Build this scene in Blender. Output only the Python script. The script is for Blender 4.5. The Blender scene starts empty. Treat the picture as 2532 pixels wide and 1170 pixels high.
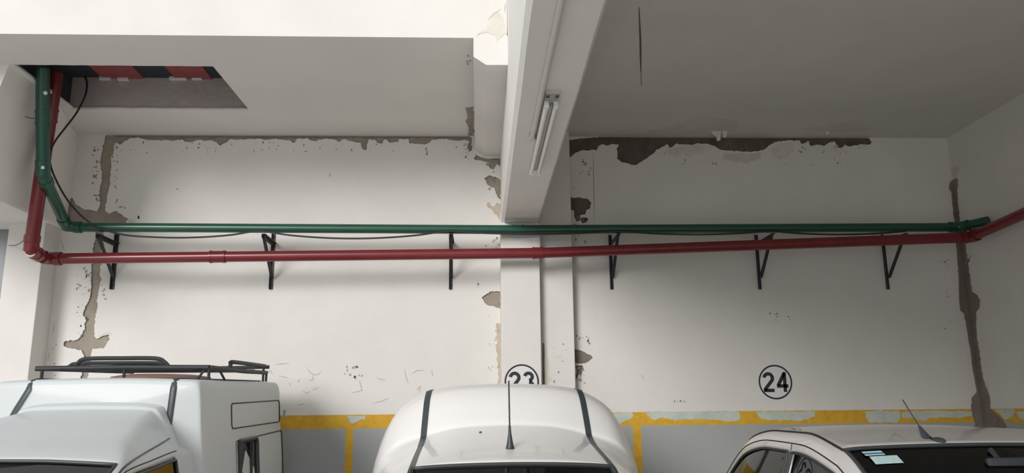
import bpy, bmesh, math, random
from mathutils import Vector, Matrix, noise

random.seed(7)
SC = bpy.context.scene
COL = SC.collection

# ------------------------------------------------------------------ camera
F, CX, CY, EYE = 2000.0, 1266.0, 585.0, 1.62
def _axes():
    yd = Vector((1187.0 - CX, -(1018.0 - CY), -F)).normalized()
    h = Vector((math.cos(0.0095), math.sin(0.0095), 0))
    z = h.cross(yd).normalized()
    if z.y < 0: z = -z
    x = yd.cross(z)
    return Matrix((x, yd, z))
CAMROT = _axes()
cam_data = bpy.data.cameras.new('camera')
cam_data.sensor_width = 36.0
cam_data.lens = 36.0 * F / 2532.0
cam_data.clip_start = 0.05
cam = bpy.data.objects.new('camera', cam_data)
COL.objects.link(cam)
cam.matrix_world = Matrix.Translation((0, 0, EYE)) @ CAMROT.to_4x4()
SC.camera = cam

# ------------------------------------------------------------------ light
world = bpy.data.worlds.new('world'); SC.world = world
world.use_nodes = True
bg = world.node_tree.nodes['Background']
bg.inputs[0].default_value = (0.95, 0.975, 1.0, 1)
bg.inputs[1].default_value = 0.9
ld = bpy.data.lights.new('low_daylight', 'SUN')
ld.energy = 2.15; ld.angle = math.radians(20); ld.color = (1.0, 0.98, 0.955)
lo = bpy.data.objects.new('low_daylight', ld); COL.objects.link(lo)
lo.location = (-8, -9, 8)
lo.rotation_euler = Vector((0.45, 1.0, -0.29)).to_track_quat('-Z', 'Y').to_euler()

SC.view_settings.view_transform = 'Standard'
SC.view_settings.look = 'None'
SC.view_settings.gamma = 1.0
SC.view_settings.use_curve_mapping = False
SC.view_settings.exposure = -0.06
SC.cycles.use_denoising = True
SC.cycles.max_bounces = 10
SC.cycles.diffuse_bounces = 8

# ------------------------------------------------------------------ helpers
def ray(px, py):
    return CAMROT @ Vector((px - CX, -(py - CY), -F))
def atY(px, py, Y):
    d = ray(px, py); return Vector((0, 0, EYE)) + d * (Y / d.y)
def atZ(px, py, Z):
    d = ray(px, py); return Vector((0, 0, EYE)) + d * ((Z - EYE) / d.z)
def atX(px, py, X):
    d = ray(px, py); return Vector((0, 0, EYE)) + d * (X / d.x)

def mat(name, base, rough=0.5, metal=0.0, coat=0.0, var=0.0, scale=8.0, bump=0.0, bscale=60.0, col2=None, spec=0.5, coat_rough=0.05):
    m = bpy.data.materials.new(name); m.use_nodes = True
    nt = m.node_tree; b = nt.nodes['Principled BSDF']
    b.inputs['Base Color'].default_value = (*base, 1)
    b.inputs['Roughness'].default_value = rough
    b.inputs['Metallic'].default_value = metal
    b.inputs['Coat Weight'].default_value = coat
    b.inputs['Coat Roughness'].default_value = coat_rough
    b.inputs['Specular IOR Level'].default_value = spec
    tc = nt.nodes.new('ShaderNodeTexCoord')
    if var > 0 or col2:
        n = nt.nodes.new('ShaderNodeTexNoise'); n.inputs['Scale'].default_value = scale
        n.inputs['Detail'].default_value = 6; n.inputs['Roughness'].default_value = 0.6
        nt.links.new(tc.outputs['Object'], n.inputs['Vector'])
        r = nt.nodes.new('ShaderNodeValToRGB')
        r.color_ramp.elements[0].position = 0.3; r.color_ramp.elements[1].position = 0.7
        c2 = col2 if col2 else tuple(max(0, c * (1 - var)) for c in base)
        r.color_ramp.elements[0].color = (*c2, 1); r.color_ramp.elements[1].color = (*base, 1)
        nt.links.new(n.outputs['Fac'], r.inputs['Fac'])
        nt.links.new(r.outputs['Color'], b.inputs['Base Color'])
    if bump > 0:
        n2 = nt.nodes.new('ShaderNodeTexNoise'); n2.inputs['Scale'].default_value = bscale
        n2.inputs['Detail'].default_value = 5
        nt.links.new(tc.outputs['Object'], n2.inputs['Vector'])
        bp = nt.nodes.new('ShaderNodeBump'); bp.inputs['Strength'].default_value = bump; bp.inputs['Distance'].default_value = 0.02
        nt.links.new(n2.outputs['Fac'], bp.inputs['Height'])
        nt.links.new(bp.outputs['Normal'], b.inputs['Normal'])
    return m

WHITE = (0.74, 0.715, 0.68)
STRIPE_TOP, STRIPE_LOW = 1.602, 1.482
def wall_material(name, stripes=()):
    """white paint above, yellow line and grey dado below, yellow vertical lines at the given x"""
    m = mat(name, WHITE, rough=0.75, bump=0.12, bscale=9.0)
    nt = m.node_tree; b = nt.nodes['Principled BSDF']; L = nt.links.new
    N = nt.nodes.new
    tc = N('ShaderNodeTexCoord'); sp = N('ShaderNodeSeparateXYZ'); L(tc.outputs['Object'], sp.inputs[0])
    ns = N('ShaderNodeTexNoise'); ns.inputs['Scale'].default_value = 14; ns.inputs['Detail'].default_value = 4
    L(tc.outputs['Object'], ns.inputs['Vector'])
    wob = N('ShaderNodeMath'); wob.operation = 'MULTIPLY_ADD'; wob.inputs[1].default_value = 0.012; wob.inputs[2].default_value = -0.006
    L(ns.outputs['Fac'], wob.inputs[0])
    zz = N('ShaderNodeMath'); zz.operation = 'ADD'; L(sp.outputs['Z'], zz.inputs[0]); L(wob.outputs[0], zz.inputs[1])
    xx = N('ShaderNodeMath'); xx.operation = 'ADD'; L(sp.outputs['X'], xx.inputs[0]); L(wob.outputs[0], xx.inputs[1])
    def lt(sock, v):
        q = N('ShaderNodeMath'); q.operation = 'LESS_THAN'; L(sock, q.inputs[0]); q.inputs[1].default_value = v; return q.outputs[0]
    def op(o, a, c):
        q = N('ShaderNodeMath'); q.operation = o; L(a, q.inputs[0]); L(c, q.inputs[1]); return q.outputs[0]
    below = lt(sp.outputs['Z'], STRIPE_TOP)
    grey = lt(zz.outputs[0], STRIPE_LOW)
    for x0, x1 in stripes:
        inn = op('SUBTRACT', lt(xx.outputs[0], x1), lt(xx.outputs[0], x0))
        grey = op('MULTIPLY', grey, op('SUBTRACT', lt(sp.outputs['Z'], 99), inn))
    n2 = N('ShaderNodeTexNoise'); n2.inputs['Scale'].default_value = 1.6; n2.inputs['Detail'].default_value = 8; n2.inputs['Roughness'].default_value = 0.65
    L(tc.outputs['Object'], n2.inputs['Vector'])
    rw = N('ShaderNodeValToRGB'); rw.color_ramp.elements[0].position = 0.3; rw.color_ramp.elements[1].position = 0.65
    rw.color_ramp.elements[0].color = (0.685, 0.665, 0.63, 1); rw.color_ramp.elements[1].color = (*WHITE, 1)
    L(n2.outputs['Fac'], rw.inputs['Fac'])
    ry = N('ShaderNodeValToRGB'); ry.color_ramp.elements[0].position = 0.35; ry.color_ramp.elements[1].position = 0.6
    ry.color_ramp.elements[0].color = (0.60, 0.33, 0.025, 1); ry.color_ramp.elements[1].color = (0.68, 0.40, 0.03, 1)
    L(ns.outputs['Fac'], ry.inputs['Fac'])
    m1 = N('ShaderNodeMix'); m1.data_type = 'RGBA'; L(below, m1.inputs[0]); L(rw.outputs[0], m1.inputs[6]); L(ry.outputs[0], m1.inputs[7])
    m2 = N('ShaderNodeMix'); m2.data_type = 'RGBA'; L(grey, m2.inputs[0]); L(m1.outputs[2], m2.inputs[6]); m2.inputs[7].default_value = (0.36, 0.375, 0.37, 1)
    L(m2.outputs[2], b.inputs['Base Color'])
    return m

M = {}
M['wall'] = wall_material('painted_wall', [(-1.20, -1.135), (1.385, 1.46)])
M['wall_plain'] = mat('white_wall_paint', WHITE, rough=0.75, var=0.07, scale=2.2, bump=0.12, bscale=9)
M['right'] = wall_material('painted_side_wall')
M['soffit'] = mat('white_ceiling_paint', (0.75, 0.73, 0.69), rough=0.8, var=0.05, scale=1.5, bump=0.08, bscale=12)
M['beam'] = mat('beam_paint', (0.81, 0.78, 0.745), rough=0.7, var=0.05, scale=3, bump=0.15, bscale=7)
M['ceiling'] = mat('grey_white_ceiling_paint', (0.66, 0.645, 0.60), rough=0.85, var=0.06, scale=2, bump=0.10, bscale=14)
M['mortar'] = mat('bare_mortar', (0.37, 0.325, 0.27), rough=0.95, col2=(0.27, 0.235, 0.195), scale=7, bump=0.5, bscale=50)
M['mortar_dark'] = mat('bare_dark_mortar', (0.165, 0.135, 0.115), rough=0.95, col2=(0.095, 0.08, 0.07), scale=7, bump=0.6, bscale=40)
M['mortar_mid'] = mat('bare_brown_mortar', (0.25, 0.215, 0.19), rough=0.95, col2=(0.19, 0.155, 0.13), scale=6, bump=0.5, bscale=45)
M['tan'] = mat('tan_stain', (0.58, 0.50, 0.40), rough=0.9, col2=(0.48, 0.40, 0.31), scale=14, bump=0.3)
M['cream'] = mat('old_cream_paint', (0.70, 0.67, 0.60), rough=0.9, col2=(0.63, 0.60, 0.51), scale=9, bump=0.3)
M['stain'] = mat('damp_stain', (0.66, 0.60, 0.56), rough=0.9, col2=(0.57, 0.53, 0.49), scale=5, bump=0.4, bscale=30)
M['flake'] = mat('old_green_white_paint', (0.60, 0.64, 0.55), rough=0.85, col2=(0.46, 0.52, 0.48), scale=8, bump=0.3)
M['chip'] = mat('chip_grey', (0.33, 0.30, 0.26), rough=0.95)
M['crack'] = mat('crack_grey', (0.50, 0.485, 0.455), rough=0.95)
M['crack_dark'] = mat('crack_dark', (0.10, 0.095, 0.085), rough=0.95)
M['recess'] = mat('raw_recess_concrete', (0.47, 0.43, 0.41), rough=0.95, col2=(0.37, 0.34, 0.32), scale=5, bump=0.4, bscale=25)
M['clay'] = mat('clay_block', (0.34, 0.085, 0.085), rough=0.9, var=0.2, scale=20)
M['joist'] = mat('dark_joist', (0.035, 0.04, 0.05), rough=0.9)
M['bluegrey'] = mat('bluegrey_wall_paint', (0.33, 0.345, 0.36), rough=0.8, var=0.08, scale=3)
M['floor'] = mat('concrete_floor', (0.73, 0.71, 0.685), rough=0.55, var=0.10, scale=2, bump=0.1)
M['green'] = mat('green_pipe_paint', (0.017, 0.088, 0.056), rough=0.28, var=0.2, scale=6)
M['red'] = mat('red_pipe_paint', (0.19, 0.019, 0.024), rough=0.25, var=0.2, scale=6)
M['black'] = mat('black_metal', (0.028, 0.03, 0.034), rough=0.55, var=0.3, scale=20)
M['cable'] = mat('black_cable_rubber', (0.02, 0.018, 0.02), rough=0.5)
M['rubber'] = mat('black_rubber', (0.035, 0.04, 0.045), rough=0.45)
M['trim'] = mat('dark_grey_plastic', (0.05, 0.06, 0.068), rough=0.4, var=0.1)
M['tyre'] = mat('tyre_rubber', (0.02, 0.02, 0.02), rough=0.9, bump=0.2)
M['rim'] = mat('steel_rim', (0.5, 0.5, 0.5), rough=0.35, metal=0.8)
M['white_car'] = mat('white_car_paint', (0.85, 0.83, 0.815), rough=0.38, coat=0.5)
M['silver_car'] = mat('silver_car_paint', (0.585, 0.615, 0.62), rough=0.5, metal=0.0, coat=0.14, coat_rough=0.10, spec=0.3)
M['hatch_car'] = mat('pale_car_paint', (0.71, 0.68, 0.66), rough=0.3, metal=0.15, coat=0.8, coat_rough=0.03)
M['seam'] = mat('seam_black', (0.015, 0.015, 0.016), rough=0.6)
M['inner'] = mat('cabin_lining', (0.10, 0.10, 0.10), rough=0.9)
M['seat'] = mat('seat_fabric', (0.12, 0.135, 0.13), rough=0.95, bump=0.3)
M['tube'] = mat('lamp_tube_glass', (0.80, 0.79, 0.76), rough=0.25)
M['lamp_metal'] = mat('lamp_white_metal', (0.62, 0.60, 0.57), rough=0.45)
M['lamp_shade_grey'] = mat('shaded_lamp_grey', (0.36, 0.345, 0.325), rough=0.5)  # darker lamp metal: painted shade between the tubes, plain grey on the hinge
M['ink'] = mat('sign_black_ink', (0.015, 0.014, 0.025), rough=0.6)
M['signwhite'] = mat('sign_white_vinyl', (0.72, 0.70, 0.70), rough=0.5)
M['sticker'] = mat('pale_blue_sticker', (0.42, 0.62, 0.66), rough=0.5, col2=(0.60, 0.76, 0.76), scale=60)
M['sticker_blue'] = mat('blue_sticker_band', (0.04, 0.16, 0.35), rough=0.5)
M['lens'] = mat('headlamp_lens', (0.7, 0.72, 0.74), rough=0.1, coat=1.0)
def glass_material():
    m = bpy.data.materials.new('tinted_glass'); m.use_nodes = True
    nt = m.node_tree; nt.nodes.remove(nt.nodes['Principled BSDF'])
    t = nt.nodes.new('ShaderNodeBsdfTransparent'); t.inputs[0].default_value = (0.16, 0.19, 0.185, 1)
    g = nt.nodes.new('ShaderNodeBsdfGlossy'); g.inputs['Roughness'].default_value = 0.02
    fr = nt.nodes.new('ShaderNodeFresnel'); fr.inputs[0].default_value = 1.5
    mx = nt.nodes.new('ShaderNodeMixShader')
    nt.links.new(fr.outputs[0], mx.inputs[0]); nt.links.new(t.outputs[0], mx.inputs[1]); nt.links.new(g.outputs[0], mx.inputs[2])
    nt.links.new(mx.outputs[0], nt.nodes['Material Output'].inputs[0])
    return m
M['glass'] = glass_material()

def link(name, me, m, parent=None, smooth=False):
    o = bpy.data.objects.new(name, me); COL.objects.link(o)
    if m is not None and not me.materials: me.materials.append(m)
    if parent is not None:
        o.parent = parent
        o.matrix_parent_inverse = Matrix.Translation(-Vector(parent.location)) if parent.type == 'EMPTY' else Matrix.Identity(4)
    if smooth:
        me.polygons.foreach_set('use_smooth', [True] * len(me.polygons))
        me.set_sharp_from_angle(angle=math.radians(42))
    return o
def obj(name, bm, m, parent=None, smooth=False):
    me = bpy.data.meshes.new(name); bmesh.ops.recalc_face_normals(bm, faces=bm.faces); bm.to_mesh(me); bm.free()
    return link(name, me, m, parent, smooth)
def thing(name, label, cat, loc=(0, 0, 0), group=None):
    o = bpy.data.objects.new(name, None); COL.objects.link(o); o.location = loc
    o.empty_display_size = 0.1
    o['label'] = label; o['category'] = cat
    if group: o['group'] = group
    return o
def struct(o, label=None):
    o['kind'] = 'structure'
    if label: o['label'] = label
    return o
def box(bm, x0, x1, y0, y1, z0, z1, bev=0.0):
    r = bmesh.ops.create_cube(bm, size=1.0)
    vs = r['verts']
    for v in vs:
        v.co = Vector((x0 + (v.co.x + .5) * (x1 - x0), y0 + (v.co.y + .5) * (y1 - y0), z0 + (v.co.z + .5) * (z1 - z0)))
    if bev > 0:
        es = list({e for v in vs for e in v.link_edges})
        bmesh.ops.bevel(bm, geom=es, offset=bev, segments=2, affect='EDGES', profile=0.6)
def boxo(name, m, parent, *a, bev=0.0, smooth=False):
    bm = bmesh.new(); box(bm, *a, bev=bev); return obj(name, bm, m, parent, smooth)
def sweep(bm, pts, rx, ry=None, seg=14, cap=True, up=Vector((0, 0, 1)), closed=False):
    """tube along points; profile half sizes rx (sideways) and ry (along up)"""
    ry = rx if ry is None else ry
    pts = [Vector(p) for p in pts]; rings = []
    n = len(pts); last = None
    for i, p in enumerate(pts):
        if closed: t = (pts[(i + 1) % n] - pts[i - 1]).normalized()
        elif i == 0: t = (pts[1] - p).normalized()
        elif i == n - 1: t = (p - pts[i - 1]).normalized()
        else: t = ((pts[i + 1] - p).normalized() + (p - pts[i - 1]).normalized()).normalized()
        if last is None:
            s = t.cross(up)
            if s.length < 1e-3: s = t.cross(Vector((0, 1, 0)))
            s.normalize()
        else:
            s = last - t * last.dot(t); s.normalize()
        last = s; u = s.cross(t).normalized()
        rr = rx[i] if isinstance(rx, (list, tuple)) else rx
        r2 = ry[i] if isinstance(ry, (list, tuple)) else ry
        ring = []
        for k in range(seg):
            if seg == 4: a = math.pi / 4 + k * math.pi / 2; f = math.sqrt(2)
            else: a = 2 * math.pi * k / seg; f = 1
            ring.append(bm.verts.new(p + s * (math.cos(a) * rr * f) + u * (math.sin(a) * r2 * f)))
        rings.append(ring)
    m = n if closed else n - 1
    for i in range(m):
        a, b = rings[i], rings[(i + 1) % n]
        for k in range(seg):
            bm.faces.new((a[k], a[(k + 1) % seg], b[(k + 1) % seg], b[k]))
    if cap and not closed:
        bm.faces.new(rings[0]); bm.faces.new(list(reversed(rings[-1])))
def tube(name, m, parent, pts, r, ry=None, seg=14, smooth=True, up=Vector((0, 0, 1)), closed=False):
    bm = bmesh.new(); sweep(bm, pts, r, ry, seg, up=up, closed=closed); return obj(name, bm, m, parent, smooth)
def spline(pts, n=8):
    pts = [Vector(p) for p in pts]; out = []
    for i in range(len(pts) - 1):
        p0 = pts[max(i - 1, 0)]; p1 = pts[i]; p2 = pts[i + 1]; p3 = pts[min(i + 2, len(pts) - 1)]
        for k in range(n):
            t = k / n
            out.append(0.5 * ((2 * p1) + (p2 - p0) * t + (2 * p0 - 5 * p1 + 4 * p2 - p3) * t * t + (3 * p1 - p0 - 3 * p2 + p3) * t ** 3))
    out.append(pts[-1]); return out
def lathe(bm, prof, c, axis='x', seg=24):
    rings = []
    for r, h in prof:
        ring = []
        for k in range(seg):
            a = 2 * math.pi * k / seg; p, q = r * math.cos(a), r * math.sin(a)
            v = (h, p, q) if axis == 'x' else ((p, h, q) if axis == 'y' else (p, q, h))
            ring.append(bm.verts.new(Vector(c) + Vector(v)))
        rings.append(ring)
    for a, b in zip(rings, rings[1:]):
        for k in range(seg): bm.faces.new((a[k], a[(k + 1) % seg], b[(k + 1) % seg], b[k]))
    bm.faces.new(rings[0]); bm.faces.new(rings[-1])

def jag(poly, amp=0.006, step=0.022, seed=0):
    """broken outline of a 2D polygon: subdivide and displace"""
    out = []; n = len(poly)
    for i in range(n):
        a = Vector(poly[i]); b = Vector(poly[(i + 1) % n]); d = b - a; L = d.length
        if L < 1e-6: continue
        k = max(1, int(L / step)); nn = Vector((-d.y, d.x)) / L
        for j in range(k):
            p = a + d * (j / k)
            w = noise.noise(Vector((p.x * 23 + seed, p.y * 23, 1.7))) + 0.9 * noise.noise(Vector((p.x * 71, p.y * 71 + seed, 5.1)))
            out.append(p + nn * (w * amp * (1.0 if L > 0.02 else 0.6)))
    return out
def flat_mesh(outer, holes, thick, to3):
    """plate with holes, extruded: 2D outline -> mesh; to3(x, y, d) with d from 0 (face) to thick"""
    cu = bpy.data.curves.new('outline', 'CURVE'); cu.dimensions = '2D'; cu.fill_mode = 'BOTH'
    cu.extrude = thick / 2
    for poly in [outer] + list(holes):
        s = cu.splines.new('POLY'); s.points.add(len(poly) - 1); s.use_cyclic_u = True
        for p, q in zip(s.points, poly): p.co = (q[0], q[1], 0, 1)
    ob = bpy.data.objects.new('outline', cu)
    COL.objects.link(ob)
    dg = bpy.context.evaluated_depsgraph_get(); dg.update()
    me = bpy.data.meshes.new_from_object(ob.evaluated_get(dg))
    bpy.data.objects.remove(ob); bpy.data.curves.remove(cu)
    for v in me.vertices: v.co = to3(v.co.x, v.co.y, thick / 2 - v.co.z)
    bm = bmesh.new(); bm.from_mesh(me); bmesh.ops.remove_doubles(bm, verts=bm.verts, dist=1e-5)
    bmesh.ops.recalc_face_normals(bm, faces=bm.faces); bm.to_mesh(me); bm.free(); me.materials.clear()
    return me

WY, WXR, ZC, ZB = 7.5, 4.65, 4.242, 3.315          # back wall, right wall, ceiling, beam underside
P2 = lambda pts: [(lambda v: (v.x, v.z))(atY(x, y, WY)) for x, y in pts]
def back_plate(name, px, m, parent, y=WY, thick=0.004, amp=0.006, step=0.022, seed=0):
    """thin broken-edged plate standing proud of a wall that faces the camera"""
    poly = [(lambda v: (v.x, v.z))(atY(a, b, y)) for a, b in px]
    me = flat_mesh(jag(poly, amp, step, seed), [], thick, lambda a, b, d: Vector((a, y - thick + d, b)))
    return link(name, me, m, parent)
def ceil_plate(name, px, m, parent, z=ZC, thick=0.004, amp=0.006, seed=0):
    poly = [(lambda v: (v.x, v.y))(atZ(a, b, z)) for a, b in px]
    me = flat_mesh(jag(poly, amp, 0.03, seed), [], thick, lambda a, b, d: Vector((a, b, z - thick + d)))
    return link(name, me, m, parent)

# ------------------------------------------------------------------ back wall: plaster skin with broken-out patches
A = [(262,329),(330,331),(500,332),(700,333),(900,334),(1100,334),(1160,331),(1168,345),(1167,371),
     (1161,376),(1155,365),(1160,350),(1150,345),(1130,348),(1100,343),(1070,345),(1062,352),(1050,358),(1030,356),(1012,354),(1010,344),
     (985,344),(985,352),(965,354),(955,344),(948,345),(945,355),(935,353),(925,346),(912,345),(908,355),(905,372),(895,368),(892,354),
     (870,350),(850,344),(840,350),(830,345),(800,343),(780,349),(760,343),(735,343),(730,352),(722,352),(715,347),(690,344),(660,346),
     (640,343),(600,345),(565,344),(560,354),(545,360),(530,350),(515,346),(505,349),(495,344),(480,350),(460,351),(450,345),(430,349),
     (410,346),(390,347),(370,347),(350,341),(325,340),(310,348),(297,357),(290,353),(284,356),(280,370),(281,382),(275,390),(274,420),
     (272,440),(272,458),(266,475),(263,500),(260,520),(266,525),(270,528),(285,522),(300,530),(315,542),(316,553),(285,560),(256,563),
     (257,585),(254,600),(258,606),(252,612),(250,640),(248,660),(247,680),(252,690),(247,705),(244,720),(240,745),(238,770),(236,785),
     (233,800),(232,830),(240,838),(255,830),(268,828),(272,838),(262,852),(255,862),(240,862),(228,862),(224,880),(222,905),(217,935),
     (214,960),(196,960),(200,930),(204,905),(207,880),(200,865),(185,862),(170,862),(156,855),(160,845),(172,842),(190,840),(196,835),
     (205,822),(208,810),(212,790),(204,780),(209,765),(214,755),(220,740),(223,725),(225,700),(226,670),(228,640),(230,620),(232,600),
     (236,585),(236,562),(200,555),(175,550),(163,520),(172,497),(178,487),(183,497),(185,505),(195,512),(210,518),(225,520),(240,523),
     (246,505),(246,480),(247,460),(252,445),(249,425),(248,400),(251,380),(254,360),(258,345)]
B1 = [(1177,381),(1197,391),(1236,391),(1236,410),(1228,404),(1222,418),(1210,416),(1207,404),(1195,400),(1180,396),(1172,392)]
B2 = [(1198,440),(1210,433),(1225,437),(1238,445),(1238,495),(1228,480),(1222,465),(1205,457)]
B3 = [(1238,722),(1238,765),(1222,758),(1210,757),(1195,745),(1192,735),(1205,727),(1218,720)]
R1 = [(1404,346),(1404,392),(1416,385),(1420,378),(1440,372),(1448,372),(1460,370),(1475,372),(1480,360),(1490,358),(1505,360),(1512,356),
     (1530,357),(1525,368),(1526,392),(1535,400),(1552,404),(1562,409),(1575,407),(1583,400),(1598,394),(1605,387),(1618,378),(1625,370),
     (1640,362),(1650,356),(1655,366),(1662,362),(1672,355),(1690,357),(1710,357),(1735,354),(1755,358),(1770,362),(1778,370),(1800,372),
     (1830,374),(1850,376),(1885,372),(1900,362),(1915,352),(1940,348),(1978,347),(1983,356),(2000,350),(2003,360),(2020,357),(2030,360),
     (2038,362),(2050,354),(2063,350),(2070,362),(2080,366),(2090,358),(2100,363),(2115,358),(2130,356),(2150,357),(2157,350),(2150,342),
     (2138,338),(2135,327),(2060,326),(1950,327),(1830,329),(1700,332),(1600,334),(1500,336)]
R2 = [(1404,489),(1440,488),(1455,492),(1462,503),(1460,515),(1450,518),(1446,530),(1435,533),(1436,545),(1425,548),(1420,535),(1418,520),(1404,518)]
R3 = [(1412,862),(1440,868),(1455,876),(1465,884),(1455,893),(1440,900),(1412,896)]
R4 = [(1434,545),(1440,538),(1455,540),(1450,548),(1440,553)]
R5 = [(1424,905),(1440,903),(1446,915),(1440,918),(1437,935),(1432,925),(1424,940)]
patches = [('A', A, 'mortar'), ('B1', B1, 'mortar'), ('B2', B2, 'mortar'), ('B3', B3, 'mortar'), ('R1', R1, 'mortar_dark'),
           ('R2', R2, 'mortar_dark'), ('R3', R3, 'mortar_mid'), ('R4', R4, 'mortar_mid'), ('R5', R5, 'mortar_mid')]
holes = []
for i, (n, px, mm) in enumerate(patches): holes.append(jag(P2(px), 0.010, 0.011, i * 3.1))
outer = [(-3.92, -0.02), (WXR + 0.05, -0.02), (WXR + 0.05, ZC + 0.16), (-3.92, ZC + 0.16)]
me = flat_mesh(outer, holes, 0.014, lambda a, b, d: Vector((a, WY + d, b)))
wall_back = struct(link('wall_back', me, M['wall']), 'white back wall with a grey dado and yellow line')
labels = {'A': 'grey mortar joint running across the top and down the left of the wall', 'R1': 'dark bare mortar under the ceiling of the shaded bay'}
for n, px, mm in patches:
    q = P2(px); xs = [p[0] for p in q]; zs = [p[1] for p in q]
    # rough mortar bed set back behind the broken plaster
    bm = bmesh.new(); nx = max(2, int((max(xs) - min(xs) + .06) / 0.05)); nz = max(2, int((max(zs) - min(zs) + .06) / 0.05))
    nx = min(nx, 90); nz = min(nz, 60)
    g = [[None] * (nz + 1) for _ in range(nx + 1)]
    for a in range(nx + 1):
        for b in range(nz + 1):
            x = min(xs) - .03 + (max(xs) - min(xs) + .06) * a / nx; z = min(zs) - .03 + (max(zs) - min(zs) + .06) * b / nz
            g[a][b] = bm.verts.new((x, WY + 0.0155 + 0.004 * noise.noise(Vector((x * 9, z * 9, 0))) + 0.002, z))
    for a in range(nx):
        for b in range(nz): bm.faces.new((g[a][b], g[a + 1][b], g[a + 1][b + 1], g[a][b + 1]))
    o = obj('bare_mortar_patch', bm, M[mm], wall_back, True)
    if n in labels: o['label'] = labels[n]
# solid wall body behind
boxo('wall_core', M['mortar_mid'], wall_back, -3.92, WXR + .05, WY + 0.03, WY + 0.25, -0.02, ZC + 0.16)

# dirt-dark line in the joint right under the soffit
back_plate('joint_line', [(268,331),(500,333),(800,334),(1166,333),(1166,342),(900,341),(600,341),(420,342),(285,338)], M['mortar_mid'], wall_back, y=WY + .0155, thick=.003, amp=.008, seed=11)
# cream and tan stains beside the joints
def stain(px, m, seed=0, thick=0.0016, amp=0.018): return back_plate('paint_stain', px, M[m], wall_back, thick=thick, amp=amp, seed=seed)
stain([(1205,502),(1213,500),(1222,512),(1229,502),(1237,506),(1237,547),(1228,532),(1218,522),(1208,514)], 'tan', 1)
stain([(1227,800),(1238,800),(1238,985),(1230,985),(1231,900),(1226,860)], 'tan', 2)
stain([(1214,586),(1226,588),(1237,584),(1237,622),(1231,612),(1218,600)], 'cream', 3)
stain([(1652,366),(1700,361),(1735,358),(1745,366),(1738,380),(1700,388),(1690,378),(1672,392),(1655,384),(1640,378)], 'cream', 4)
stain([(1790,378),(1840,380),(1885,376),(1880,392),(1850,402),(1800,400),(1785,392)], 'stain', 5)
stain([(1905,366),(1930,354),(1962,352),(1960,372),(1945,392),(1925,394),(1908,384)], 'cream', 6)
stain([(318,540),(334,546),(334,556),(312,556)], 'cream', 7)
stain([(240,832),(255,824),(272,822),(275,832),(268,826),(250,831)], 'cream', 8)
stain([(1340,852),(1352,862),(1356,900),(1352,930),(1362,938),(1356,946),(1346,940)], 'cream', 9)
# chips of lost paint: far too many to count
def specks(name, m, parent, regions, seed, y=WY):
    rnd = random.Random(seed); bm = bmesh.new()
    for x0, x1, y0, y1, n, s0, s1 in regions:
        for _ in range(n):
            c = atY(rnd.uniform(x0, x1), rnd.uniform(y0, y1), y); r = rnd.uniform(s0, s1) * y / F
            k = rnd.randint(5, 7); e = rnd.uniform(0.5, 1.6); ph = rnd.uniform(0, 6.3)
            rad = [r * rnd.uniform(0.5, 1.2) for _ in range(k)]
            f = [bm.verts.new((c.x + rad[i] * math.cos(ph + 6.283 * i / k), y - 0.0018, c.z + e * rad[i] * math.sin(ph + 6.283 * i / k))) for i in range(k)]
            b = [bm.verts.new((v.co.x, y + 0.001, v.co.z)) for v in f]
            bm.faces.new(f)
            for i in range(k): bm.faces.new((f[i], f[(i + 1) % k], b[(i + 1) % k], b[i]))
    o = obj(name, bm, m, parent); o['kind'] = 'stuff'; return o
specks('paint_chips', M['chip'], wall_back, [
    (228,246,355,500,20,1,3.2),(228,243,370,480,6,3,5),(276,292,350,470,14,1,3),(282,320,480,540,7,1,3.5),(190,215,680,830,26,1,2.6),(246,262,600,740,14,1,4),
    (204,222,660,720,8,2,5),(300,700,350,378,26,1,3),(640,760,350,372,10,1,3),(750,1160,352,390,16,1,3.4),(1050,1056,366,380,3,3,5),(1195,1232,395,480,12,1,4),
    (1150,1166,360,395,8,1,4),(1200,1236,580,640,12,1,3.5),(1180,1190,700,712,3,1,5),(1205,1236,770,930,14,1,3),
    (815,819,430,440,3,1,2.6),(436,440,462,470,2,1,3),(340,346,536,541,2,3,4),(1898,1965,768,798,11,1,3.2),(1658,1694,991,994,10,1,2.2),
    (1410,1460,390,480,12,1.5,4),(1410,1460,555,600,6,1,4),(1425,1460,830,862,10,1,4),(1422,1450,900,950,12,1,4),(1640,2150,368,410,30,1,3.4),
    (1960,2150,360,380,12,2,4),(2330,2362,560,900,8,1,2.6),(2325,2352,640,660,3,1,3),(130,150,850,940,5,1,3),(845,905,905,935,14,1,3.4)], 3)
def cracks(name, m, parent, lines, w, y=WY):
    bm = bmesh.new()
    for ln in lines:
        pts = []
        for a, b in zip(ln, ln[1:]):
            for k in range(4):
                t = k / 4; x = a[0] + (b[0] - a[0]) * t; z = a[1] + (b[1] - a[1]) * t
                pts.append(atY(x + noise.noise(Vector((x * .3, z * .3, 0))) * 2.5, z + noise.noise(Vector((x * .3, z * .3, 9))) * 2.5, y))
        pts.append(atY(*ln[-1], y))
        n = len(pts)
        rx = [max(0.15, math.sin(math.pi * (i + .5) / n)) * w for i in range(n)]
        sweep(bm, [Vector((p.x, y, p.z)) for p in pts], rx, [0.0015] * n, seg=4, up=Vector((0, 1, 0)))
    o = obj(name, bm, m, parent); o['kind'] = 'stuff'; return o
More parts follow.
